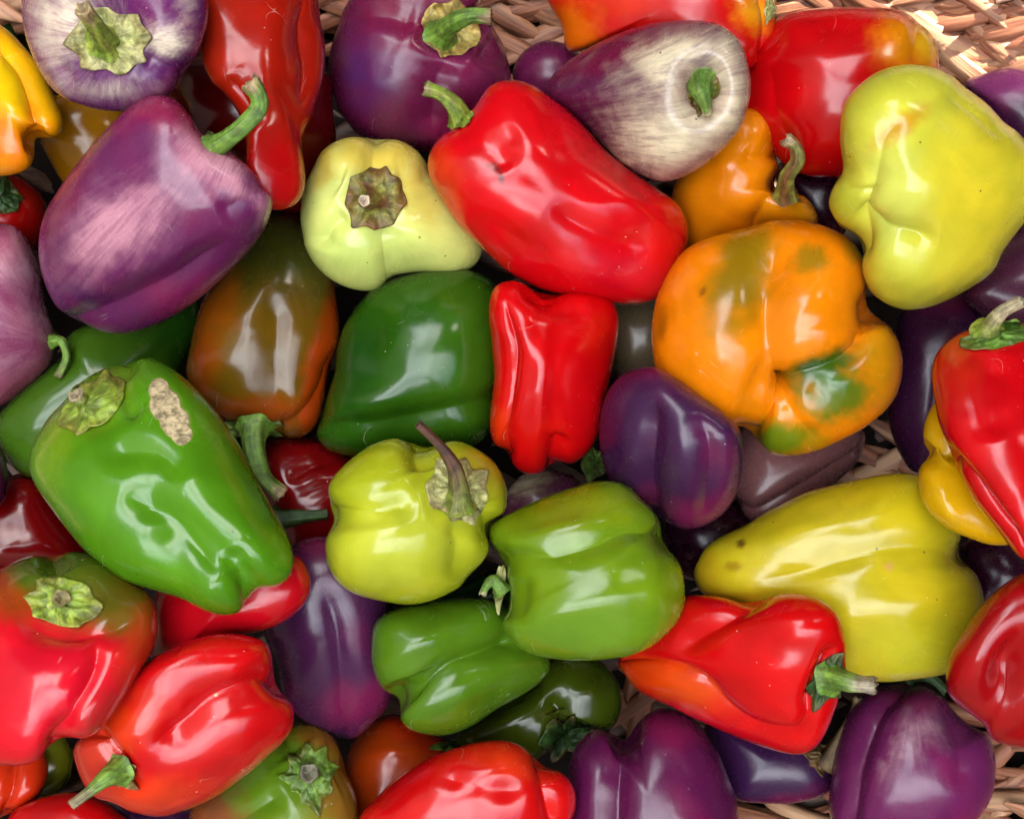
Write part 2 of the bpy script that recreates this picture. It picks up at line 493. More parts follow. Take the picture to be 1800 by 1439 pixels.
GREENC = dict(fresh=((96, 140, 44), (120, 160, 60)), pale=((176, 184, 112), (206, 204, 150)), dry=((120, 96, 48), (92, 64, 36)),
              dark=((40, 78, 26), (58, 96, 34)), lime=((128, 160, 48), (160, 178, 70)), rot=((150, 158, 70), (128, 80, 48)),
              yell=((190, 180, 104), (200, 170, 90)))

def build_calyx(p, c, seed):
    """ruffled green cap lying on the shoulder: (x, y, rx, ry, angle, teeth, style[, cup depth, tooth])"""
    x, y, rx, ry, ang, teeth, style = c[:7]; tooth = c[7] if len(c) > 7 else .16; rise = c[8] if len(c) > 8 else 10
    rs = np.random.RandomState(seed)
    nr, na = 16, 96
    ca, sa = math.cos(R(ang)), math.sin(R(ang))
    c0, c1 = np.array(lin(GREENC[style][0])), np.array(lin(GREENC[style][1]))
    ph = rs.uniform(0, 6.28); wob = rs.normal(size=6)*.06; tv = rs.uniform(.35, 1.35, 24); fo = rs.uniform(0, 6.28, 3)
    V, Cc, St = [], [], []
    lastw = 0.0
    cen, _ = hit(p, x, y); wc = cen.z if cen else 0.0
    for i in range(nr+1):
        f = i/nr
        for j in range(na):
            a = 2*math.pi*j/na
            tr = (teeth*a+ph+.6*math.sin(a+ph)+.9*math.sin(2*a+ph*2))/(2*math.pi); tt = tr % 1
            sh = (1-abs(2*tt-1))**1.8*tv[int(math.floor(tr)) % teeth]
            edge = 1-tooth*.6+tooth*1.3*sh*(1+.35*math.sin(3*a+ph))+sum(wob[k]*math.cos((k+1)*a+k) for k in range(6))*.7
            r = f*edge
            ex, ey = r*rx*math.cos(a), r*ry*math.sin(a)
            px_, py_ = x+ex*ca-ey*sa, y+ex*sa+ey*ca
            h, nn = hit(p, px_, py_)
            if h is None:
                l = px2loc(p, np.array([[px_, py_]]), wc-14)[0]; h = Vector(l); nn = Vector((0, 0, 1))
            ruff = math.sin(teeth*a*2+ph*3)*1.3*f+math.sin(5*a+9*f+fo[0])*2.2+math.sin(9*a-11*f+fo[1])*1.5*f+math.sin(14*a+17*f+fo[2])*.8*f
            vein = -1.6*abs(math.sin(teeth*a/2+ph))*f
            lift = 5.0+ruff+vein+rise*(1-f)**2.2+(4.5*sh*f**4)
            if i == nr: lift *= .9
            V.append(h+nn*(max(lift, 1.5)*p.sc*.6)+Vector((0, 0, max(lift, 1.5)*p.sc*.4)))
            t = f**1.5*(.7+.3*math.sin(4*a+ph)); m = min(max(t, 0), 1)
            cc = c0*(1-m)+c1*m
            rimw = .75 if i == nr else (.45 if i >= nr-2 else (.25 if i >= nr-4 else 0)); rimw *= (.5+.5*math.sin(2*a+fo[0])) if style not in ('dry',) else 0
            cc = cc*(1-rimw)+np.array(lin((112, 70, 34)))*rimw
            Cc.append(cc); St.append((math.cos(a)*5+seed, math.sin(a)*5, f*1.2))
    base = len(V)
    for j in range(na):       # skirt going down into the shoulder closes the rim
        h = V[nr*na+j]; V.append(h-Vector((0, 0, 7*p.sc))-Vector((h.x-V[0].x, h.y-V[0].y, 0))*.04)
        Cc.append(Cc[nr*na+j]*.6); St.append(St[nr*na+j])
    F = []
    for i in range(nr+1):
        for j in range(na):
            k = (j+1) % na; F.append((i*na+j, (i+1)*na+j, (i+1)*na+k, i*na+k))
    o = mesh_obj('calyx', [v*K for v in V], np.array(F)[:, ::-1], M_STEM, p.root)
    color_attr(o.data, 'Col', np.array(Cc)*.72); vec_attr(o.data, 'Streak', St)

def build_stem(p, s, seed):
    """stalk: points (x, y, height above the base), radii, style"""
    pts, r0, r1, style = s[:4]; tipc = s[4] if len(s) > 4 else (150, 128, 96); tiplen = s[5] if len(s) > 5 else .12
    rs = np.random.RandomState(seed+77)
    h, nn = hit(p, pts[0][0], pts[0][1]); wb = h.z/p.sc if h else (s[6] if len(s) > 6 else 0)
    P3 = [px2loc(p, np.array([[q[0], q[1]]]), (wb+q[2])*p.sc)[0] for q in pts]
    C_ = spline(P3, False, 9); n = len(C_); na = 20
    c0, c1 = np.array(lin(GREENC[style][0])), np.array(lin(GREENC[style][1])); ct = np.array(lin(tipc))
    V, Cc, St = [], [], []
    up = np.array([0, 0, 1.])
    prev = None
    for i in range(n):
        t = i/(n-1); T = C_[min(i+1, n-1)]-C_[max(i-1, 0)]; T /= np.linalg.norm(T)+1e-9
        if prev is None:
            A = np.cross(T, up); 
            if np.linalg.norm(A) < .1: A = np.array([1., 0, 0])
        else: A = prev-T*(prev @ T)
        A /= np.linalg.norm(A); prev = A; B = np.cross(T, A)
        r = r0+(r1-r0)*t**.8+r0*.55*math.exp(-t*9)+r1*.35*math.exp(-((1-t)*7)**2)
        r *= p.sc*(1+.04*math.sin(9*t+seed))
        for j in range(na):
            a = 2*math.pi*j/na
            rr = r*(1+.09*math.cos(5*a+seed+t)+.04*math.sin(3*a+6*t)+rs.normal()*.018)
            V.append(C_[i]+(A*math.cos(a)+B*math.sin(a))*rr)
            m = .5+.5*math.sin(3*a+5*t+seed); cc = c0*m+c1*(1-m)
            q = float(sstep(1-tiplen*1.6, 1-tiplen*.5, t+.05*math.sin(3*a))); Cc.append(cc*(1-q)+ct*q)
            St.append((t*2.5+seed, math.cos(a)*4, math.sin(a)*4))
    # torn end: a raised lip and a hollow
    Tn = C_[-1]-C_[-2]; Tn /= np.linalg.norm(Tn)
    for ring, (f, push) in enumerate(((.86, .22), (.6, -.1), (.05, -.25))):
        for j in range(na):
            c = C_[-1]; v = V[(n-1)*na+j]
            jit = rs.normal()*.22*(1 if ring == 0 else .4)
            V.append(c+(v-c)*f+Tn*r1*p.sc*(push+jit))
            Cc.append(ct*(1.3 if ring == 0 else .75)); St.append((3, j, ring))
    F = []
    for i in range(n+2):
        for j in range(na):
            k = (j+1) % na; F.append((i*na+j, i*na+k, (i+1)*na+k, (i+1)*na+j))
    o = mesh_obj('stem', [v*K for v in V], np.array(F), M_STEM, p.root)
    color_attr(o.data, 'Col', np.array(Cc)*.72); vec_attr(o.data, 'Streak', St)

# ------------------------------------------------------------------ the peppers, bottom of the heap first
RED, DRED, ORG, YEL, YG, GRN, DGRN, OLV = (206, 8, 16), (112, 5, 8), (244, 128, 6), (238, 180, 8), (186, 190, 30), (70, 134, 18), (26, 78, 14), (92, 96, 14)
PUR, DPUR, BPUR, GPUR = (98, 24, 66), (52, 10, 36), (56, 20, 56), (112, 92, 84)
S = []
def A(label, o, col, **kw): S.append(dict(label=label, o=o, col=col, **kw))

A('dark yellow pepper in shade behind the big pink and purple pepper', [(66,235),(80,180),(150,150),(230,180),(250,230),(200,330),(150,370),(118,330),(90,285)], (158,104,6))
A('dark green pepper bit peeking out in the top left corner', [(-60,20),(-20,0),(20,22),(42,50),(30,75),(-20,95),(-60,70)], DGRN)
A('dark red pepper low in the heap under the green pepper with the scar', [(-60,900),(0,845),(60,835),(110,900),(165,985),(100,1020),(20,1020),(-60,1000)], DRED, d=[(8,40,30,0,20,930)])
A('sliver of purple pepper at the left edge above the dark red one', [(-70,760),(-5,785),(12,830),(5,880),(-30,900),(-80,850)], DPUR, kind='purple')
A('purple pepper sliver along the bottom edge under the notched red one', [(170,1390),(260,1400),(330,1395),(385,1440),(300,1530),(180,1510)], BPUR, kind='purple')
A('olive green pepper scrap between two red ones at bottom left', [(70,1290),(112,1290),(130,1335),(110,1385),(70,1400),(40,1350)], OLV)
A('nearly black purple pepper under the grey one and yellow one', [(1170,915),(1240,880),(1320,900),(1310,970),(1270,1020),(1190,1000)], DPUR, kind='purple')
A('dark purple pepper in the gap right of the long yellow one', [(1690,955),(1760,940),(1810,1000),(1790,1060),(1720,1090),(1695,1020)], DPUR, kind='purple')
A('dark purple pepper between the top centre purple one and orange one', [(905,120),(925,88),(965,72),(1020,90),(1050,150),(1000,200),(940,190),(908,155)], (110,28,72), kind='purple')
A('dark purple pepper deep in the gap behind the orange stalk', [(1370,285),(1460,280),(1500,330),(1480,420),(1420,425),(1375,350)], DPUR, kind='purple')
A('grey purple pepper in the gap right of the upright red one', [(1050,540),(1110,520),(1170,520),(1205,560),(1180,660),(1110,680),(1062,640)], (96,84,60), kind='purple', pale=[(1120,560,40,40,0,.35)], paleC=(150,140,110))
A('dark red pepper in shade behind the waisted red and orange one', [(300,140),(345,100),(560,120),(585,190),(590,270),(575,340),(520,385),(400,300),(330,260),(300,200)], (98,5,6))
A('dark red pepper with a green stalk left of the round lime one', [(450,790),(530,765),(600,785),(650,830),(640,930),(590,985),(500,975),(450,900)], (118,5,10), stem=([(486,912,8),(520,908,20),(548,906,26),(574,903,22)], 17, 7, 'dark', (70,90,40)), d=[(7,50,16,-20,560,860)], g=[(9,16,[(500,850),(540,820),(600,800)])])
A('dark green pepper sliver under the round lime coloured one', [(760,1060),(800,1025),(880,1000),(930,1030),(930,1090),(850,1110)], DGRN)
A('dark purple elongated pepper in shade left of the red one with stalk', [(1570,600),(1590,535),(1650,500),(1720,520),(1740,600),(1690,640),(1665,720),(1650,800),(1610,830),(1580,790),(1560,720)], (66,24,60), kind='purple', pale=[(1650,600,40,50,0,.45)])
A('purple pepper at the right edge below the sunlit basket rim', [(1692,150),(1740,128),(1800,122),(1870,150),(1890,230),(1840,290),(1780,280),(1720,210)], (62,20,52), kind='purple')
A('dull purple pepper at the right edge under the large lime yellow one', [(1690,520),(1715,470),(1780,400),(1850,380),(1900,470),(1870,560),(1800,575),(1740,560)], (88,40,64), kind='purple', base=.25, rc=(1760,640))
A('grey purple long pepper beneath the orange and green pepper', [(1310,740),(1400,730),(1490,740),(1524,765),(1520,800),(1490,832),(1440,872),(1390,905),(1340,920),(1305,908),(1288,870),(1286,820),(1296,770)], (130,84,84), kind='purple', H=70, base=.42, paleC=(176,160,124), g=[(9,12,[(1292,885),(1330,898),(1400,862),(1470,820),(1530,780)],(0,0))], rc=(1250,900))
A('small purple and cream pepper tucked behind the front green one', [(880,900),(893,862),(912,838),(945,824),(985,830),(1020,850),(1010,920),(930,950)], (118,50,86), kind='purple', base=.4, pale=[(930,850,50,30,-30,.5)], cal=(1042,815,22,30,10,5,'fresh',.2,6), rc=(1045,820))
A('smooth green pepper behind the scarred green one', [(0,725),(30,690),(80,650),(112,620),(125,585),(200,560),(300,540),(345,525),(360,560),(338,620),(300,680),(220,740),(140,800),(90,835),(45,838),(12,805),(-6,765)], (64,102,20), c=[(320,560,70,70,0,(30,82,16),.8)], g=[(7,26,[(345,575),(280,620),(200,680)])], d=[(-6,50,30,-40,60,740)])
A('purple pepper with a wet smear in the shaded middle of the heap', [(462,1110),(468,1050),(490,990),(530,950),(590,945),(645,985),(684,1050),(694,1130),(692,1220),(660,1270),(612,1308),(560,1285),(505,1235),(485,1160)], (70,26,66), kind='purple', pale=[(600,1030,60,30,-30,.35),(560,1080,20,60,40,.25)], rc=(560,900), g=[(12,22,[(560,1010),(590,1100),(600,1200),(600,1300)],(1,0),.2)])
A('red pepper lying under the tip of the scarred green one', [(262,1150),(268,1060),(300,1020),(420,1000),(500,975),(530,982),(546,1025),(532,1065),(480,1102),(400,1122),(330,1145),(290,1175)], (196,10,26), dust=[(330,1080,40,30,0,.3)], H=90)
A('plump purple pepper with thick curved green stalk at the top', [(600,5),(640,-30),(700,-55),(790,-55),(850,-20),(850,22),(880,55),(900,90),(906,135),(892,175),(840,225),(775,262),(700,264),(640,242),(600,200),(583,150),(578,100),(588,50)], (100,22,60), kind='purple', H=120, base=.16, paleC=(190,110,130), d=[(26,62,48,20,790,48,4),(10,80,60,10,790,55)], g=[(14,34,[(785,95),(765,170),(760,250)],(1,1),.15),(12,30,[(850,70),(890,95),(910,110)],(1,0),.1),(14,30,[(735,40),(680,20),(620,20)],(1,0),.1)],
  c=[(655,110,50,70,10,(76,36,92),.75,.7),(800,120,90,40,5,(126,40,84),.6),(690,40,60,60,0,(140,24,60),.5)], pale=[(860,70,30,40,0,.45),(760,130,60,30,0,.2)], cal=(790,50,56,50,25,8,'yell',.12,6), stem=([(772,62,6),(786,50,34),(806,36,60),(832,28,74),(862,30,76)], 20, 10, 'fresh'))
A('waisted red and orange pepper hanging down at the top left', [(355,-50),(350,20),(352,90),(370,140),(408,190),(428,230),(434,275),(430,310),(440,345),(468,367),(503,366),(530,345),(537,300),(530,250),(548,205),(572,150),(578,90),(568,30),(548,-40),(450,-80)], (170,26,10), p=2.2, H=80, c=[(480,310,70,70,0,(192,6,14),.9),(380,60,40,120,0,(170,40,16),.6)], g=[(14,26,[(545,-10),(540,60),(545,130),(530,200)],(0,1)),(9,24,[(395,130),(430,180),(450,230)],(1,1))], d=[(-10,30,100,5,470,80),(8,26,50,-8,545,60)])
A('olive brown blocky pepper with orange shoulder and curved stalk', [(470,385),(520,378),(560,420),(582,480),(595,560),(592,640),(572,720),(545,765),(500,780),(470,770),(430,750),(392,735),(348,700),(328,655),(338,600),(352,540),(385,480),(415,430),(440,395)], (104,76,10), H=122, p=2.2,
  c=[(500,430,120,80,0,(50,56,12),.95,.7),(575,660,34,130,8,(190,60,8),.8,.5),(345,650,34,80,10,(160,56,8),.6,.7),(470,730,90,30,5,(190,70,20),.55),(380,530,40,60,0,(180,80,10),.5)],
  g=[(10,26,[(480,500),(486,560),(484,660),(486,750)],(1,0),.15),(12,16,[(595,600),(575,680),(530,740),(490,770)],(1,0))], d=[(-5,36,36,0,430,560),(-5,36,36,0,540,560),(-5,38,26,0,430,700),(-5,38,26,0,515,700)],
  cal=(448,752,52,24,-4,6,'fresh',.3,6), stem=([(447,748,16),(447,790,46),(462,836,56),(494,868,52)], 22, 11, 'fresh', (190,170,130)))
A('dark glossy green pepper left of the upright red one', [(590,600),(610,550),(652,508),(715,482),(790,472),(852,486),(888,530),(900,600),(893,690),(872,750),(830,785),(760,797),(700,800),(640,806),(592,800),(562,784),(549,755),(566,715),(584,660)], (42,88,12), H=135, p=2.1, lump=.6, g=[(14,24,[(575,748),(650,752),(730,738),(800,722),(890,700)],(0,0),.12),(8,40,[(640,500),(650,600),(640,700)],(1,1),.0)], d=[(-7,60,80,-20,790,600),(10,40,40,0,640,590)], c=[(800,640,70,110,0,(58,104,16),.7),(620,640,40,80,0,(22,62,20),.6)], dust=[(780,560,70,60,0,.1)])
A('olive green pepper with a curved lobe near the bottom', [(800,1300),(850,1255),(930,1200),(960,1155),(1010,1145),(1060,1165),(1088,1205),(1090,1245),(1068,1285),(1020,1278),(985,1300),(960,1330),(930,1350),(850,1350)], (56,70,8), g=[(16,22,[(1000,1300),(985,1250),(960,1220)],(0,1))], d=[(-8,30,24,0,1035,1215),(-6,40,24,-30,900,1270)], cal=(992,1295,46,34,-30,6,'dark',.2,10))
A('orange brown pepper at the bottom behind the shiny red one', [(608,1330),(640,1280),(690,1255),(750,1280),(800,1320),(790,1390),(700,1460),(625,1460),(605,1390)], (160,54,8), c=[(740,1280,60,30,20,(196,36,8),.7)], d=[(-6,50,16,-10,700,1320)], cal=(800,1310,44,12,-5,5,'fresh',.15,4))
A('glossy blue purple pepper under the red one with the pointed tip', [(1240,1260),(1330,1280),(1420,1300),(1462,1335),(1458,1388),(1405,1408),(1340,1412),(1285,1400),(1258,1340)], (54,22,62), kind='purple', stem=([(1452,1345,4),(1478,1300,24),(1500,1262,34),(1512,1230,34)], 15, 9, 'dry'), cal=(1440,1330,30,26,30,6,'dry',.35,6), pale=[(1340,1300,60,30,0,.25)], rc=(1450,1340))
A('twin lobed dark purple pepper at the bottom between red peppers', [(998,1395),(1004,1330),(1030,1292),(1062,1275),(1095,1290),(1118,1262),(1155,1242),(1205,1252),(1242,1290),(1275,1350),(1297,1430),(1290,1520),(1150,1560),(1000,1520)], (88,20,66), kind='purple', H=120, g=[(20,26,[(1096,1275),(1086,1340),(1080,1400),(1080,1450)],(0,0),.3)], d=[(-8,30,100,0,1040,1380)], rc=(1130,1100))
A('half green half red pepper at the bottom seen from its green stalk', [(330,1440),(350,1400),(410,1345),(455,1295),(505,1268),(560,1272),(598,1310),(616,1360),(630,1430),(612,1530),(480,1570),(352,1530)], (120,120,30), H=120, d=[(14,50,50,0,542,1365,3)], g=[(12,24,[(520,1325),(500,1295),(490,1270)],(1,0),.2),(10,24,[(500,1390),(450,1420),(400,1450)],(1,0),.2),(10,24,[(585,1350),(620,1340)],(1,0),.2)],
  c=[(480,1350,110,70,-30,(92,134,20),.9),(360,1430,60,60,0,(150,60,40),.8),(600,1400,40,90,-10,(140,90,30),.8),(560,1290,50,20,20,(150,80,20),.7),(480,1430,60,40,0,(90,140,24),.6)], cal=(542,1365,44,54,-10,9,'fresh',.22,12), stem=([(542,1362,8),(543,1358,30)], 18, 12, 'fresh', (130,130,110), .4))
A('small red pepper with a drooping green cap at the left edge', [(-80,340),(-30,310),(20,307),(55,324),(78,352),(86,390),(74,425),(40,455),(-20,465),(-85,420)], (176,12,12), cal=(2,345,38,28,30,5,'dark',.25,8), dust=[(45,355,30,30,0,.35)], stem=([(-10,335,6),(-30,320,20),(-50,315,24)], 14, 10, 'dark'))
A('purple ribbed pepper with fine streaks cut by the left edge', [(-140,560),(-130,450),(-70,395),(0,393),(35,405),(58,445),(72,490),(85,540),(97,580),(96,620),(82,650),(45,682),(0,714),(-60,722),(-125,660)], (130,44,88), kind='purple', base=.56, pale=[(30,450,60,50,0,.3),(60,560,60,30,0,.2),(0,640,60,30,0,.12)], paleC=(206,160,170), stem=([(90,600,2),(108,600,26),(117,628,26),(102,662,20)], 9, 6, 'fresh', (120,120,70)), rc=(100,600), d=[(6,30,50,0,88,560)])
A('deep yellow and orange lobed pepper at the top left edge', [(-110,170),(-95,90),(-50,45),(0,40),(40,72),(75,118),(97,165),(112,208),(108,236),(90,248),(68,250),(64,284),(45,302),(10,308),(-40,300),(-95,250)], (246,180,8), H=95, g=[(17,20,[(0,78),(35,115),(56,170),(66,252)],(0,0),.45)], c=[(20,250,70,60,0,(244,124,8),.9),(60,200,14,60,-10,(246,140,8),.7),(10,140,30,70,-20,(250,206,10),.8)], d=[(-8,20,40,-25,20,190)])
A('round violet pepper with white streaks round its pale green cap', [(38,28),(42,-30),(75,-90),(130,-118),(200,-126),(280,-106),(345,-52),(366,0),(362,60),(345,112),(312,160),(268,190),(212,197),(150,188),(105,166),(75,132),(50,82)], (98,32,96), kind='purple', H=125, base=.46, d=[(24,75,70,0,192,65,4)], g=[(14,30,[(245,95),(300,125),(345,135)],(1,0),.15),(10,30,[(150,110),(100,140)],(1,1),.1),(12,30,[(150,20),(110,-20)],(1,1),.1)],
  pale=[(290,75,36,28,20,.75),(110,20,60,60,0,.42),(90,90,40,60,0,.3),(190,160,70,22,0,.3),(330,10,20,40,0,.3)], c=[(70,60,40,90,0,(140,66,96),.7)], paleC=(240,226,196), cal=(192,72,68,62,20,8,'pale',.12,5), stem=([(186,74,6),(180,62,40),(166,42,74),(146,16,98)], 21, 11, 'lime', (180,160,120), .2))
A('large rosy purple pepper with a curved stalk and bluish sheen', [(180,235),(222,195),(248,176),(275,169),(306,177),(335,203),(352,220),(386,247),(431,288),(466,320),(480,344),(475,382),(452,424),(417,466),(380,503),(330,542),(270,573),(210,588),(150,581),(110,560),(86,520),(72,470),(68,420),(80,370),(105,330),(140,282)], (104,32,84), kind='purple', H=150, p=2.2, base=.38,
  pale=[(385,290,80,36,40,.66),(215,400,95,60,-30,.60),(150,430,50,90,30,.25),(330,260,70,40,30,.2),(465,370,14,40,10,.35),(300,330,120,60,0,.12)], paleC=(212,150,164), c=[(290,195,60,30,20,(150,34,66),.7),(110,340,30,90,25,(132,26,60),.6),(130,540,60,40,0,(70,20,80),.7)],
  g=[(15,24,[(112,575),(200,545),(300,500),(370,455),(420,410)],(0,1),.25),(8,24,[(470,330),(430,350),(380,380)],(0,1),.2)], d=[(-6,110,24,-25,240,470),(14,40,26,40,372,238),(-6,16,20,20,470,350)], stem=([(372,262,-12),(398,246,12),(432,218,28),(456,190,36),(454,166,40),(440,146,40)], 15, 13, 'fresh', (180,160,120)), rc=(500,90), cal=(380,250,24,14,45,4,'fresh',.1,4))
A('bright red pepper between a purple one and the sunlit basket', [(1330,80),(1370,28),(1430,15),(1520,14),(1590,18),(1625,38),(1646,72),(1651,110),(1645,150),(1600,250),(1530,300),(1450,310),(1395,300),(1350,265),(1310,220),(1300,150)], (214,6,14), H=140, g=[(6,16,[(1615,25),(1617,60),(1606,120)],(0,1),.2),(8,30,[(1350,100),(1360,200),(1400,290)])], c=[(1590,75,46,50,0,(246,150,10),.95,.8),(1636,70,20,46,0,(246,190,30),.8,.6)])  # yellow patches paint the sun's glare on the right end
A('orange pepper with a thin curved stalk in front of the big red one', [(1200,445),(1185,400),(1180,340),(1205,290),(1240,230),(1285,190),(1322,190),(1350,208),(1362,250),(1374,290),(1366,322),(1374,332),(1400,335),(1425,358),(1436,392),(1400,404),(1340,410),(1280,440),(1225,465)], (244,140,8), H=95, g=[(9,16,[(1300,270),(1330,280),(1372,270)],(1,0)),(9,14,[(1368,330),(1340,365),(1320,410)],(0,1))], d=[(-8,24,20,0,1275,290),(-6,40,50,-30,1300,350)], cal=(1386,346,24,10,20,4,'rot',.4,5), stem=([(1380,345,14),(1384,310,50),(1402,282,66),(1398,258,72),(1382,245,74)], 14, 9, 'rot', (200,180,150)), c=[(1400,380,60,30,0,(232,160,14),.7)])
A('red pepper with orange shoulder along the top edge of the basket', [(962,-20),(970,15),(985,42),(995,85),(1010,94),(1060,82),(1150,90),(1240,110),(1300,125),(1340,112),(1362,72),(1368,30),(1362,-20),(1300,-70),(1150,-95),(1020,-75)], (216,14,12), H=100, c=[(1000,60,50,50,20,(244,110,6),1),(1335,15,36,34,0,(246,170,20),.85,.8),(1080,-10,60,40,0,(240,60,6),.5)], g=[(12,14,[(1340,-20),(1352,30),(1348,100)],(0,0),.4)], cal=(1352,18,10,24,5,4,'pale',.3,6))
A('bright lime yellow lobed pepper at upper right', [(1480,198),(1498,165),(1540,132),(1590,116),(1640,120),(1690,145),(1740,180),(1772,216),(1800,245),(1832,290),(1822,355),(1792,398),(1762,440),(1742,480),(1692,512),(1640,536),(1600,543),(1560,532),(1528,505),(1513,465),(1500,425),(1466,402),(1450,365),(1457,325),(1476,292),(1476,245)], (222,220,66), H=175, p=2.3,
  g=[(8,26,[(1600,205),(1580,218),(1556,240),(1543,285),(1524,330),(1480,320)],(1,0),.45),(13,16,[(1524,330),(1516,380),(1512,440)],(0,0),.4),(17,18,[(1512,388),(1555,402),(1600,410),(1650,420)],(0,1),.4),(8,30,[(1660,150),(1720,200),(1770,250)])], d=[(14,34,60,10,1478,365),(-16,55,60,0,1610,330),(-8,60,60,0,1700,260),(-12,70,34,15,1600,480),(-9,50,50,0,1570,180)],
  c=[(1580,225,60,16,-35,(220,150,20),.8),(1720,340,90,150,0,(250,222,40),.7),(1560,350,60,90,0,(226,236,110),.6),(1475,360,28,60,0,(150,160,30),.5)], dust=[(1520,260,50,50,0,.6),(1740,380,60,80,0,.35),(1600,240,80,30,-30,.5)])
A('purple and cream pepper with deep stalk hollow facing right', [(955,165),(980,122),(1030,88),(1090,60),(1150,42),(1220,35),(1270,46),(1305,80),(1320,130),(1318,180),(1300,230),(1265,270),(1220,300),(1170,319),(1130,310),(1090,285),(1060,255),(1020,215),(985,192)], (94,28,66), kind='purple', H=125, p=2.2, base=.40, paleC=(255,240,196),
  pale=[(1190,190,90,100,0,.36),(1190,270,120,50,-10,.3),(1290,150,40,110,0,.4),(1170,95,100,34,-20,.4),(1100,230,80,60,0,.2)], c=[(1080,90,100,26,-20,(128,20,60),.8),(1232,100,16,40,8,(84,30,84),.5)], d=[(42,44,60,8,1238,158,4),(12,60,80,5,1235,155)], cal=(1236,160,30,44,10,6,'rot',.25,5), stem=([(1232,148,6),(1230,158,34),(1240,182,40),(1243,202,36)], 23, 6, 'fresh', (200,190,150), .15), rc=(860,230))
A('pale yellow green pepper seen from its brown star shaped cap', [(640,235),(690,240),(727,258),(752,280),(776,310),(806,345),(836,385),(850,428),(838,464),(805,482),(770,482),(735,480),(702,490),(680,506),(650,513),(610,505),(570,480),(540,440),(527,390),(530,340),(540,300),(560,268),(595,245)], (230,238,130), H=130, d=[(24,66,66,0,662,348,3)], g=[(14,20,[(662,300),(658,262),(662,235)],(1,0),.2),(14,18,[(610,375),(575,405),(560,440)],(1,1),.2),(9,22,[(680,395),(678,430),(690,500)],(1,0),.2),(12,24,[(705,330),(740,320),(758,310)],(1,0),.2),(10,24,[(600,320),(560,300)],(1,0),.2)],
  c=[(660,265,100,36,0,(226,196,70),.85),(740,340,30,60,-15,(226,200,80),.7),(640,440,90,50,0,(214,234,120),.7),(560,290,20,40,20,(220,180,60),.6)], cal=(660,350,54,56,0,9,'rot',.11,5), stem=([(652,350,6),(644,352,44),(640,353,58)], 20, 7, 'rot', (230,210,190), .12), dusty=.08)
A('large glossy red pepper with a small scar in the upper middle', [(755,270),(775,240),(810,220),(835,190),(862,152),(895,142),(930,148),(970,175),(1010,205),(1060,260),(1110,300),(1160,335),(1195,360),(1208,400),(1201,450),(1190,490),(1165,520),(1120,534),(1060,531),(990,520),(920,495),(860,450),(810,400),(770,340),(752,305)], (222,8,20), H=145, p=2.15, g=[(9,24,[(960,360),(1030,400),(1110,430),(1160,440)],(1,1),.25),(7,26,[(820,380),(900,420),(980,480)],(1,1),.1),(6,22,[(900,300),(880,260),(920,230)],(1,1),.1)], d=[(-8,120,20,38,1100,350),(-6,80,30,30,900,250),(8,70,36,20,1080,450),(-5,60,20,15,1030,480)],
  c=[(872,296,10,7,0,(96,30,24),.8,.5),(881,313,5,11,-20,(70,34,24),.85,.5),(862,288,14,4,-20,(110,40,30),.6,.5),(775,300,26,60,-25,(232,80,20),.5),(1100,480,80,30,10,(190,20,50),.4)], stem=([(812,214,-6),(798,186,10),(775,166,20),(748,156,24)], 18, 10, 'lime', (150,150,100)), rc=(810,215), cal=(815,212,22,12,-45,4,'lime',.1,4))
A('plump orange pepper with dark green patches and four lobes', [(1200,445),(1250,415),(1310,400),(1370,388),(1430,392),(1480,412),(1510,442),(1526,490),(1536,535),(1570,568),(1588,620),(1580,680),(1556,720),(1512,755),(1470,776),(1430,796),(1390,803),(1350,798),(1320,776),(1300,757),(1260,757),(1215,740),(1180,700),(1155,655),(1147,600),(1150,550),(1165,500)], (255,142,6), H=170, p=2.15,
  g=[(20,34,[(1375,395),(1352,470),(1345,560),(1352,630),(1368,690)],(1,0),.2),(26,22,[(1368,692),(1420,665),(1480,640),(1525,600),(1540,540)],(0,0),.35),(20,18,[(1368,692),(1345,730),(1312,770)],(0,0),.35),(12,20,[(1370,692),(1400,740),(1450,790)],(0,1),.25)], d=[(14,26,20,0,1368,692),(-12,55,70,0,1250,600),(-14,55,60,0,1440,540),(-6,40,24,-20,1430,740),(10,24,30,-20,1445,690)],
  c=[(1300,480,48,120,15,(150,118,10),.95,.6),(1425,455,30,24,0,(156,120,14),.9,.6),(1500,440,16,24,0,(150,120,20),.6),(1455,655,75,34,-28,(44,98,18),.97,.6),(1480,700,60,36,-25,(60,120,24),.9,.6),(1560,620,26,80,5,(206,150,16),.75),(1370,780,70,26,0,(96,130,18),.95,.6),(1165,570,9,30,5,(170,96,10),.7),(1367,694,7,7,0,(40,16,6),.95,.4),(1236,513,5,9,30,(130,70,10),.7,.5)])
A('upright narrow red pepper in the middle with a notched foot', [(860,524),(872,502),(900,493),(940,500),(985,508),(1035,512),(1072,524),(1088,556),(1085,600),(1076,650),(1066,700),(1057,750),(1037,790),(1010,815),(985,820),(960,831),(930,833),(903,822),(884,800),(864,780),(858,740),(863,690),(866,650),(862,600),(857,560)], (216,6,12), H=118, p=2.05, lump=.3, g=[(12,14,[(885,500),(892,560),(902,620),(893,690),(888,740),(887,800)],(1,0),.4),(16,12,[(975,825),(980,790),(990,760)],(0,1),.35),(6,20,[(940,535),(990,550),(1040,540)],(1,1),.1)], d=[(26,30,20,0,958,512),(-6,14,110,4,950,690),(-7,40,18,0,985,560)], c=[(872,760,16,50,0,(230,60,10),.6)])
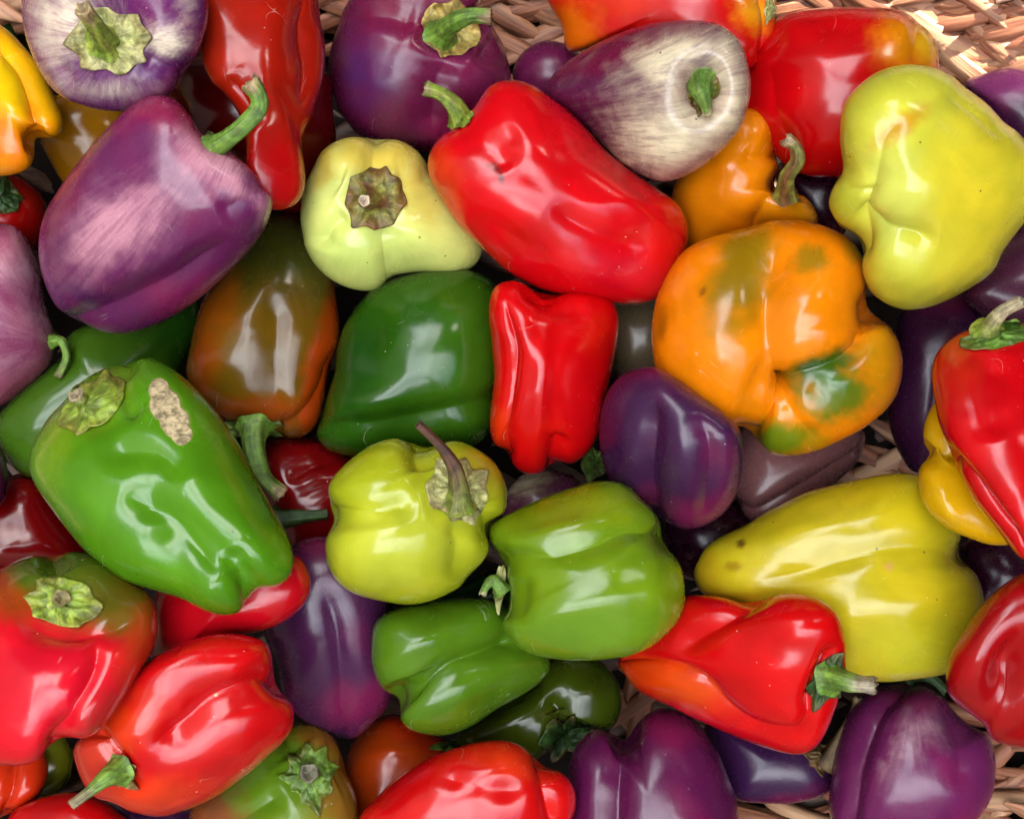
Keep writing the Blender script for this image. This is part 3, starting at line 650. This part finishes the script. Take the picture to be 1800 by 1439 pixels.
A('dark plum pepper with grey sheen right of the upright red one', [(1100,655),(1145,645),(1180,660),(1240,700),(1300,750),(1308,820),(1292,880),(1258,920),(1215,932),(1170,922),(1110,882),(1070,840),(1055,790),(1055,730),(1070,685)], (64,26,66), kind='purple', H=125, base=.05, g=[(17,18,[(1150,690),(1142,770),(1136,850),(1150,930)],(1,0),.3),(11,24,[(1230,720),(1250,800),(1240,900)],(1,0),.2)], d=[(-6,20,60,-5,1105,780),(-7,30,80,-5,1195,800)], rc=(1140,600), pale=[(1290,860,20,60,0,.25),(1110,870,40,20,0,.2)])
A('long yellow pepper with faint specks at the right', [(1222,1010),(1232,985),(1252,955),(1310,925),(1370,890),(1430,862),(1500,845),(1570,832),(1625,838),(1665,872),(1694,930),(1697,972),(1716,1000),(1728,1050),(1731,1090),(1712,1140),(1672,1180),(1600,1193),(1540,1196),(1480,1192),(1400,1130),(1300,1070),(1240,1048)], (204,186,30), H=150, p=2.2, g=[(12,26,[(1290,1030),(1390,1012),(1470,985),(1560,965),(1630,962),(1700,975)],(1,0),.2)], d=[(-9,130,24,-16,1400,940),(-8,120,40,-5,1560,1070)], c=[(1640,1140,110,50,0,(196,200,40),.6),(1600,880,90,40,10,(204,186,20),.5),(1240,1010,26,40,0,(200,150,20),.5),(1305,958,8,8,0,(90,50,16),.9,.4),(1290,995,14,8,0,(150,100,20),.6,.5),(1565,996,8,7,0,(214,160,90),.7,.4)], dust=[(1290,985,30,20,0,.35),(1600,1000,140,80,0,.14)], rc=(1200,1010))
A('small yellow pepper peeking from under the red one at right', [(1618,775),(1632,725),(1660,695),(1700,720),(1760,800),(1800,880),(1790,945),(1750,959),(1700,945),(1652,920),(1622,885),(1614,835),(1630,795)], (232,178,10), H=85, g=[(14,12,[(1622,786),(1660,790),(1700,800)],(0,1),.4)], c=[(1622,750,14,40,0,(190,160,20),.6)], d=[(-6,16,60,-25,1660,880)])
A('red pepper with upright pale stalk at the right edge', [(1640,650),(1652,615),(1690,585),(1750,570),(1830,575),(1905,620),(1945,760),(1925,900),(1870,1010),(1800,993),(1760,950),(1710,882),(1672,820),(1652,750),(1644,700)], (218,6,18), H=130, p=2.3, g=[(18,16,[(1660,800),(1720,860),(1770,930),(1820,990)],(0,0),.4),(8,24,[(1760,620),(1740,700),(1755,780)],(1,1),.1)], d=[(-10,60,110,-20,1790,760),(-5,20,60,-35,1720,880)], c=[(1680,650,40,50,0,(200,44,16),.6)], cal=(1760,592,76,24,-8,7,'fresh',.25,8), stem=([(1735,585,10),(1745,566,34),(1762,548,46),(1796,530,56)], 19, 8, 'lime', (190,180,150), .6))
A('dark red pepper with a deep dimple in the bottom right', [(1664,1195),(1670,1150),(1700,1100),(1740,1048),(1790,1012),(1850,1000),(1910,1100),(1890,1250),(1830,1312),(1778,1312),(1742,1295),(1728,1270),(1690,1242),(1668,1218)], (170,10,16), H=110, d=[(46,32,58,20,1778,1178,2.5),(-6,20,60,25,1715,1150)], c=[(1690,1150,20,60,20,(190,20,20),.5)])
A('violet pepper with pale marbling at the bottom right', [(1500,1230),(1530,1207),(1560,1196),(1592,1192),(1630,1203),(1668,1232),(1710,1272),(1742,1293),(1753,1340),(1741,1400),(1702,1450),(1600,1490),(1500,1485),(1458,1440),(1457,1370),(1470,1305),(1483,1262)], (108,32,84), kind='purple', H=130, base=.27, pale=[(1620,1290,60,70,20,.36),(1560,1360,30,90,20,.25),(1680,1380,60,60,0,.15)], paleC=(214,180,180), g=[(16,18,[(1590,1195),(1545,1240),(1515,1300),(1498,1370),(1490,1450)],(0,0),.35),(8,26,[(1650,1225),(1690,1300),(1690,1400)],(1,1),.2)], stem=([(1600,1194,-8),(1618,1188,6),(1640,1194,10),(1662,1214,6)], 9, 7, 'dark', (40,80,20)), rc=(1605,1190), cal=(1612,1192,14,8,10,4,'dark',.1,3))
A('bright red pepper narrowing to the left with stalk at right', [(1072,1160),(1110,1120),(1160,1060),(1210,1046),(1260,1046),(1310,1048),(1380,1042),(1432,1050),(1470,1076),(1484,1112),(1493,1160),(1492,1190),(1478,1225),(1458,1280),(1440,1310),(1412,1328),(1372,1327),(1310,1308),(1240,1275),(1180,1242),(1125,1217),(1095,1190)], (214,8,12), H=120, p=2.15, c=[(1180,1205,90,26,25,(232,80,8),.85),(1120,1180,40,26,20,(228,60,8),.7)],
  g=[(22,16,[(1085,1160),(1160,1172),(1225,1200),(1270,1255),(1330,1292),(1400,1297),(1422,1260),(1418,1215)],(0,1),.45),(14,18,[(1180,1150),(1240,1110),(1290,1075),(1330,1045)],(1,0),.2),(20,12,[(1482,1130),(1450,1170),(1428,1215),(1424,1262)],(1,1),.4)], d=[(-8,90,34,8,1330,1180),(-6,50,26,20,1400,1100),(14,24,40,20,1466,1190)], cal=(1452,1195,26,52,24,6,'dark',.25,6), stem=([(1458,1190,4),(1482,1196,26),(1505,1202,34),(1536,1205,38)], 21, 11, 'fresh', (170,160,140), .35), rc=(1465,1190))
A('round lime pepper with a frilly cap and split brown stalk', [(572,888),(576,850),(602,820),(640,794),(688,770),(722,770),(756,778),(790,770),(822,776),(860,800),(882,832),(893,870),(890,902),(870,932),(862,970),(840,1000),(800,1036),(750,1056),(700,1062),(640,1048),(600,1025),(576,990),(570,950),(580,915)], (178,186,34), H=155, p=2.3,
  d=[(20,66,66,0,800,852,3.5),(-8,60,50,0,700,950),(-6,40,40,0,660,830)], g=[(16,22,[(750,820),(738,790),(738,768)],(1,0),.25),(14,24,[(745,880),(700,890),(640,900),(572,900)],(1,0),.15),(14,20,[(850,880),(870,930)],(1,0),.3),(10,22,[(800,910),(810,960),(800,1030)],(1,1),.1)], c=[(700,950,110,70,0,(206,212,66),.5),(850,830,40,40,0,(184,160,40),.6),(640,830,60,50,0,(180,192,30),.5)], cal=(803,862,58,52,25,8,'pale',.14,6), stem=([(805,892,4),(806,858,22),(798,820,42),(775,785,62),(735,746,84)], 21, 5, 'lime', (92,60,46), .75))
A('pair lobed green pepper below the round lime one', [(654,1125),(660,1095),(685,1074),(740,1060),(810,1052),(880,1055),(930,1090),(963,1150),(962,1180),(930,1212),(880,1242),(830,1275),(780,1291),(732,1286),(702,1266),(692,1232),(666,1214),(655,1170)], (82,122,20), H=115, p=2.15, g=[(24,20,[(690,1228),(740,1212),(800,1170),(860,1145),(900,1125)],(0,0),.35)], d=[(-7,90,20,-25,760,1120),(-6,80,20,-28,830,1210)])
A('large blocky green pepper in the middle with stalk at its left', [(858,935),(872,915),(920,890),(980,865),(1040,848),(1092,850),(1130,875),(1167,912),(1173,950),(1194,985),(1203,1040),(1196,1080),(1165,1120),(1120,1148),(1060,1159),(1000,1160),(940,1150),(902,1130),(882,1098),(890,1062),(886,1012),(866,968)], (114,148,20), H=145, p=2.2, g=[(15,26,[(880,985),(960,975),(1050,950),(1110,925),(1175,935)],(0,0),.2),(9,20,[(905,1010),(912,1050),(905,1100)],(1,1),.1)], d=[(-7,120,30,-14,1030,1060),(-8,80,16,-14,980,930),(-6,24,60,-5,1150,1020)], c=[(1020,1110,140,40,-5,(104,150,34),.7),(1000,900,120,30,-12,(136,150,14),.7)], cal=(878,1030,12,40,5,5,'pale',.2,4), stem=([(884,1040,0),(868,1020,8),(855,1030,10),(849,1044,8)], 13, 5, 'fresh', (180,176,140)))
A('red bottom left pepper just showing below the two lobed orange one', [(10,1450),(30,1420),(80,1400),(140,1392),(195,1415),(235,1470),(110,1530),(10,1500)], (190,8,12))
A('orange red pepper corner with two lobes at the bottom left edge', [(-60,1340),(-10,1315),(30,1300),(70,1305),(84,1340),(78,1378),(60,1405),(20,1432),(-50,1450)], (196,44,12), g=[(12,12,[(18,1310),(20,1360),(12,1430)],(0,0),.4)])
A('shiny red pepper with a deep groove and slim stalk at bottom left', [(130,1312),(150,1280),(185,1240),(215,1205),(260,1162),(310,1136),(370,1119),(430,1115),(472,1130),(490,1168),(498,1200),(516,1232),(518,1262),(508,1292),(470,1330),(420,1370),(360,1410),(290,1433),(235,1428),(200,1412),(165,1400),(145,1372),(134,1340)], (204,14,18), H=120, p=2.2,
  g=[(22,24,[(255,1320),(320,1280),(370,1240),(420,1215),(470,1195),(500,1198)],(1,0),.35),(18,14,[(165,1285),(190,1320),(215,1345),(240,1400)],(0,1),.4)], d=[(10,60,36,-30,360,1220),(-9,110,18,-30,300,1170),(-8,110,26,-30,380,1320)], c=[(200,1290,80,40,-40,(220,60,16),.8),(260,1400,90,30,-10,(226,60,14),.8),(160,1340,34,60,-20,(214,60,40),.7)], cal=(212,1358,26,34,-40,5,'rot',.35,6), stem=([(212,1352,6),(186,1368,28),(158,1390,34),(126,1414,30)], 19, 6, 'fresh', (150,140,110), .3), rc=(200,1360), scar=[(387,1232,4,2.5,-20)])
A('red and green pepper with a frilly lime cap in the lower left', [(-130,1150),(-110,1050),(-50,1005),(0,1000),(28,985),(70,970),(130,967),(185,985),(232,1020),(264,1045),(276,1090),(266,1142),(228,1210),(192,1265),(158,1296),(110,1306),(60,1340),(15,1345),(-40,1330),(-110,1260)], (216,20,30), H=150, p=2.15,
  c=[(120,1005,140,74,8,(62,94,16),.97,.5),(210,1060,70,46,30,(90,90,16),.8),(20,1060,50,30,10,(150,70,10),.7),(250,1130,30,80,20,(186,60,20),.7),(180,1260,50,34,-50,(140,60,40),.6),(80,1210,120,110,0,(222,16,50),.5)],
  d=[(18,62,44,10,105,1062,3),(-8,26,20,0,60,1010),(-8,40,24,20,160,1010),(-8,80,70,0,60,1180)], g=[(14,20,[(100,1010),(95,985),(90,968)],(1,0),.2),(16,26,[(20,1085),(100,1110),(180,1105),(260,1080)],(1,1),.25),(14,16,[(170,1110),(165,1180),(120,1260),(100,1310)],(1,0),.3)], cal=(106,1058,66,44,8,6,'lime',.14,10), stem=([(106,1056,6),(108,1050,22)], 15, 11, 'lime', (150,140,90), .3), dust=[(190,1250,40,40,0,.3)])
A('large shiny green pepper with a corky tan scar on its shoulder', [(52,825),(55,790),(76,750),(106,705),(130,680),(165,655),(190,640),(215,630),(250,625),(290,640),(330,670),(375,720),(415,775),(450,840),(480,900),(506,945),(516,985),(506,1015),(480,1030),(455,1036),(440,1065),(410,1080),(370,1075),(330,1055),(270,1035),(210,1015),(160,975),(110,920),(70,865)], (82,140,18), H=155, p=2.15,
  g=[(17,30,[(205,870),(250,885),(300,905),(330,935),(360,980),(390,1020)],(1,1),.12),(15,20,[(225,630),(208,665),(225,715),(240,740)],(0,1),.25),(10,24,[(170,800),(240,790),(290,800),(330,850)],(1,1),.1),(10,18,[(440,1062),(432,1020),(400,960)],(0,1),.25)], d=[(5,26,52,-28,300,722,4),(12,60,30,30,150,725,2.4),(-7,26,70,-40,160,890),(-6,70,30,40,320,820),(12,44,34,60,300,950),(-7,26,60,-30,440,960),(-6,30,30,0,370,1040)],
  c=[(160,700,90,40,-45,(118,140,20),.7),(440,820,40,120,-30,(96,130,14),.6),(90,800,30,60,0,(120,150,20),.5)], scar=[(280,682,18,18,30),(290,708,26,28,-30),(308,738,24,26,-20),(320,762,17,17,0)], cal=(160,716,74,38,-42,6,'lime',.2,16), stem=([(148,712,4),(140,700,18),(134,694,24)], 13, 11, 'lime', (170,160,130), .4))
A('wide shiny red pepper at the bottom edge behind none', [(630,1440),(658,1402),(710,1360),(770,1327),(840,1305),(900,1303),(940,1322),(968,1342),(1000,1365),(1014,1400),(1008,1440),(980,1500),(850,1560),(700,1560),(640,1500)], (210,14,14), H=110, g=[(14,16,[(955,1330),(962,1380),(975,1440)],(0,0),.35),(7,22,[(760,1360),(840,1380),(930,1390)],(1,1),.1)], d=[(-7,80,30,-15,850,1370)], c=[(900,1340,60,30,10,(214,60,20),.6),(680,1400,50,30,-30,(180,6,10),.5)])
S[-1]['label'] = 'wide shiny red pepper cut by the middle of the bottom edge'

PEPS = [Pep(s) for s in S]
settle(PEPS)
if __name__ == '__main__' and False: pass
for i, p in enumerate(PEPS): build_body(p, i)

# ------------------------------------------------------------------ woven basket
def husk_mesh(var):
    """one twisted dried leaf: a long spindle with folded ridges, about 150 units long"""
    rs = np.random.RandomState(var+50); nl, nc = 22, 12
    Ln = rs.uniform(190, 260); Wd = rs.uniform(18, 27); V = []
    bend, tw = rs.normal()*9, rs.uniform(-.5, .5)
    ph = rs.uniform(0, 6.28, 4)
    for i in range(nl+1):
        t = i/nl; x = (t-.5)*Ln; prof = math.sin(math.pi*min(max(t*.94+.03, 0), 1))**.62
        for j in range(nc):
            a = 2*math.pi*j/nc
            fold = 1+.2*math.cos(3*a+ph[0]+2*t)+.10*math.cos(5*a+ph[1]-3*t)
            y = Wd*prof*math.cos(a)*fold; z = Wd*.5*prof*math.sin(a)*fold+2.4*math.sin(y*.35+ph[2])*prof
            c, s = math.cos(tw*(t-.5)*2), math.sin(tw*(t-.5)*2)
            V.append((x, y*c-z*s+bend*math.sin(math.pi*t), y*s+z*c+7*math.sin(math.pi*t)))
    F = [(i*nc+j, (i+1)*nc+j, (i+1)*nc+(j+1) % nc, i*nc+(j+1) % nc) for i in range(nl) for j in range(nc)]
    F.append(tuple(range(nc))[::-1]); F.append(tuple(nl*nc+j for j in range(nc)))
    me = bpy.data.meshes.new('husk_strand'); me.from_pydata([tuple(K*c for c in v) for v in V], [], [f[::-1] for f in F])
    me.polygons.foreach_set('use_smooth', np.ones(len(me.polygons), dtype=bool)); me.materials.append(M_HUSK)
    return me
def plain(name, c0, c1, scale, rough=.8):
    N = NT(name); obj = N.n('ShaderNodeTexCoord').outputs['Object']
    P = N.n('ShaderNodeBsdfPrincipled'); N.l(N.mix(N.noise(obj, scale, 5), lin(c0), lin(c1)), P.inputs['Base Color'])
    P.inputs['Roughness'].default_value = rough; N.l(P.outputs[0], N.out.inputs['Surface']); return N.m
M_BASE = plain('matting with painted shade', (8, 5, 4), (26, 17, 12), 90)  # near black, so the darkness of the gaps is painted in
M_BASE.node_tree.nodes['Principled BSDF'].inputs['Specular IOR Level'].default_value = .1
HUSKS = [husk_mesh(k) for k in range(7)]
basket = bpy.data.objects.new('basket', None); COL.objects.link(basket)
basket['label'] = 'woven basket of twisted dried brown husks under the peppers'; basket['category'] = 'basket'

def bowl(x, y):
    """height of the basket wall, units, photograph-plane x right y up from the middle"""
    r = math.hypot(x/1000, y/820)
    return -570+300*min(max((r-1.02)/.45, 0.), 1.)**1.2

nx, ny = 60, 50; V = []; F = []
for j in range(ny+1):
    for i in range(nx+1):
        x, y = (i/nx-.5)*2900, (j/ny-.5)*2500
        V.append((x*K, y*K, (bowl(x, y)-26)*K))
for j in range(ny):
    for i in range(nx):
        a = j*(nx+1)+i; F.append((a, a+1, a+nx+2, a+nx+1))
bs = mesh_obj('woven_base', V, F, M_BASE, basket)

LOW = [0]
JOIN = None
def lay(px, py, ang, lift=0, sc_=1.0):
    """lay one strand on the basket wall where the camera sees point (px, py)"""
    x, y = px-W0/2, H0/2-py; z = -400
    for _ in range(12):
        X, Y = x*(D-z)/D, y*(D-z)/D; z = .5*z+.5*(bowl(X, Y)+lift)
    e = 8.0; gx = (bowl(X+e, Y)-bowl(X-e, Y))/(2*e); gy = (bowl(X, Y+e)-bowl(X, Y-e))/(2*e)
    n = Vector((-gx, -gy, 1)).normalized(); d = Vector((math.cos(ang), math.sin(ang), 0)); d = (d-n*d.dot(n)).normalized()
    c = n.cross(d)
    me = random.choice(HUSKS)
    tl = random.uniform(-.12, .12); d2 = (d+n*tl).normalized(); n2 = d2.cross(c).normalized()*1.0
    if n2.dot(n) < 0: n2 = -n2
    c2 = n2.cross(d2); s = random.uniform(.92, 1.12)*sc_
    M = Matrix(((d2[0]*s, c2[0]*s, n2[0]*s, X*K), (d2[1]*s, c2[1]*s, n2[1]*s, Y*K), (d2[2]*s, c2[2]*s, n2[2]*s, z*K), (0, 0, 0, 1)))
    if JOIN is not None:
        co = np.empty(len(me.vertices)*3, np.float32); me.vertices.foreach_get('co', co); co = co.reshape(-1, 3); A_ = np.array(M)
        JOIN[1].extend([tuple(len(JOIN[0])+k for k in p_.vertices) for p_ in me.polygons]); JOIN[0].extend((co @ A_[:3, :3].T+A_[:3, 3]).tolist()); return
    o = bpy.data.objects.new('husk_strand', me); COL.objects.link(o); o.parent = basket
    o.matrix_world = M
    return o

def braid(x0, y0, x1, y1, step=44, spread=.48, width=26, sc_=1.0):
    """a three-ply braid of leaves running from (x0, y0) to (x1, y1)"""
    L = math.hypot(x1-x0, y1-y0); n = max(1, int(L/step)); base = math.atan2(-(y1-y0), x1-x0)
    nxx, nyy = -(y1-y0)/L, (x1-x0)/L
    for k in range(n+1):
        t = k/max(n, 1); s = 1 if k % 2 else -1
        lay(x0+(x1-x0)*t+nxx*width*s*.6, y0+(y1-y0)*t+nyy*width*s*.6, base+spread*s+random.uniform(-.1, .1), 6+4*(k % 3)+LOW[0], sc_)

# rows seen between the top peppers, in the sunlit top right corner, and at the bottom right
braid(530, -30, 1040, -12); braid(520, 28, 1020, 52); braid(820, 100, 1000, 118)
braid(1340, -60, 1930, -20); braid(1350, -8, 1930, 48); braid(1560, 50, 1940, 100); braid(1600, 112, 1900, 150)
braid(1730, 1270, 1930, 1210, 48); braid(1680, 1345, 1930, 1290, 48); braid(1640, 1420, 1930, 1380, 48); braid(1560, 1480, 1930, 1470, 48)
braid(1230, 1450, 1520, 1440, 48); braid(-60, -20, 90, 0, 48); LOW[0] = -30; braid(1480, 800, 1600, 790); braid(1470, 850, 1600, 840)
braid(1060, 1230, 1160, 1215); braid(1090, 1190, 1110, 1290); LOW[0] = 0

# the rest of the weave, under and round the heap, as one mat
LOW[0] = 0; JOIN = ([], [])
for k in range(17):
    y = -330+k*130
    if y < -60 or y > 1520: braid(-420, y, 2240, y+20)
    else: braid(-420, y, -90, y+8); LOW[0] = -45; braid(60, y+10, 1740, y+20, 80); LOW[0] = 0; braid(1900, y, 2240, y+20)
mat_ = mesh_obj('husk_matting', JOIN[0], JOIN[1], M_HUSK_SHADED, basket); mat_['kind'] = 'stuff'
JOIN = None

# ------------------------------------------------------------------ unseen sheets added above the frame to block the sun
def sun_blocker():
    N = NT('parasol canvas'); obj = N.n('ShaderNodeTexCoord').outputs['Object']
    c = N.mix(N.ramp(N.noise(obj, 3, 4), .3, .7), lin((120, 104, 84)), lin((146, 128, 104)))
    P = N.n('ShaderNodeBsdfPrincipled'); N.l(c, P.inputs['Base Color']); P.inputs['Roughness'].default_value = .9
    T = N.n('ShaderNodeBsdfTranslucent'); N.l(c, T.inputs['Color'])
    X = N.n('ShaderNodeMixShader'); X.inputs[0].default_value = .2
    N.l(P.outputs[0], X.inputs[1]); N.l(T.outputs[0], X.inputs[2]); N.l(X.outputs[0], N.out.inputs['Surface'])
    root = bpy.data.objects.new('added_sun_blocker', None); COL.objects.link(root); root['kind'] = 'structure'
    h = 1.15
    # the canvas edge throws its shadow line across the top right corner of the basket
    off = Vector((SUNV.x, SUNV.y, 0))*(h/SUNV.z)
    def proj(px, py): return Vector(((px-W0/2)*K, (H0/2-py)*K, 0))+off
    e0, e1 = proj(1250, -120), proj(2250, 110)
    along = (e1-e0).normalized(); inward = Vector((along.y, -along.x, 0))
    if inward.dot(Vector((-1, -1, 0))) < 0: inward = -inward
    mid = (e0+e1)/2; V = []; F = []; n = 28
    for k in range(2):
        for i in range(n+1):
            for j in range(7):
                sdist = (i/n-.5)*1.5; dd = j/6*1.02
                edge = .055*abs(math.sin(i*1.3))+.02*math.sin(i*.7) if j == 0 else 0
                p_ = mid+along*sdist+inward*(dd-edge)
                V.append((p_.x, p_.y, h+.16*math.sin(math.pi*dd/1.02)+(.006 if k else 0)))
    m = (n+1)*7
    for k in range(2):
        for i in range(n):
            for j in range(6):
                a = k*m+i*7+j; f = (a, a+1, a+8, a+7); F.append(f if k else f[::-1])
    o = mesh_obj('blocker_sheet', V, F, N.m, root)
    off = Vector((SUNV.x, SUNV.y, 0))*((h+.22)/SUNV.z)
    def proj(px, py): return Vector(((px-W0/2)*K, (H0/2-py)*K, 0))+off
    a, b = proj(-500, -1000), proj(1330, -140)      # second added sheet, placed to shade the top of the basket
    z0 = h+.22; V = []
    for z in (z0, z0+.006):
        for x, y in ((a.x, b.y-.03), (b.x, b.y-.03), (b.x, a.y), (a.x, a.y)): V.append((x+.19*0, y, z))
    mesh_obj('blocker_sheet', V, [(3, 2, 1, 0), (4, 5, 6, 7), (0, 1, 5, 4), (1, 2, 6, 5), (2, 3, 7, 6), (3, 0, 4, 7)], N.m, root, False)
    return root
sun_blocker()

# outside the frame: dark side sheets added to narrow the sky light; ground, table
def slab(name, x0, y0, z0, x1, y1, z1, mat):
    g = [(x0, y0, z1), (x1, y0, z1), (x1, y1, z1), (x0, y1, z1), (x0, y0, z0), (x1, y0, z0), (x1, y1, z0), (x0, y1, z0)]
    o = mesh_obj(name, g, [(0, 1, 2, 3), (7, 6, 5, 4), (0, 4, 5, 1), (1, 5, 6, 2), (2, 6, 7, 3), (3, 7, 4, 0)], mat, smooth=False)
    o['kind'] = 'structure'; return o
mw = plain('sky blocking sheet', (34, 31, 29), (52, 47, 42), 6); mt = plain('table wood', (70, 52, 38), (120, 92, 66), 12); mg = plain('market ground', (60, 57, 53), (84, 80, 74), 3)
slab('table_surface', -.9, -.8, -.26, .9, .8, -.22, mt)
slab('ground', -60, -60, -1.1, 60, 60, -1.0, mg)
WH = 2.9
slab('sky_blocker', -1.32, -1.5, -1.0, -1.30, 1.7, WH, mw)
slab('sky_blocker', 1.40, -1.5, -1.0, 1.42, 1.7, 1.6, mw)
slab('sky_blocker', -1.30, -1.5, -1.0, 1.40, -1.48, 2.3, mw)
slab('sky_blocker', -1.30, 1.68, -1.0, 1.40, 1.70, 1.8, mw)
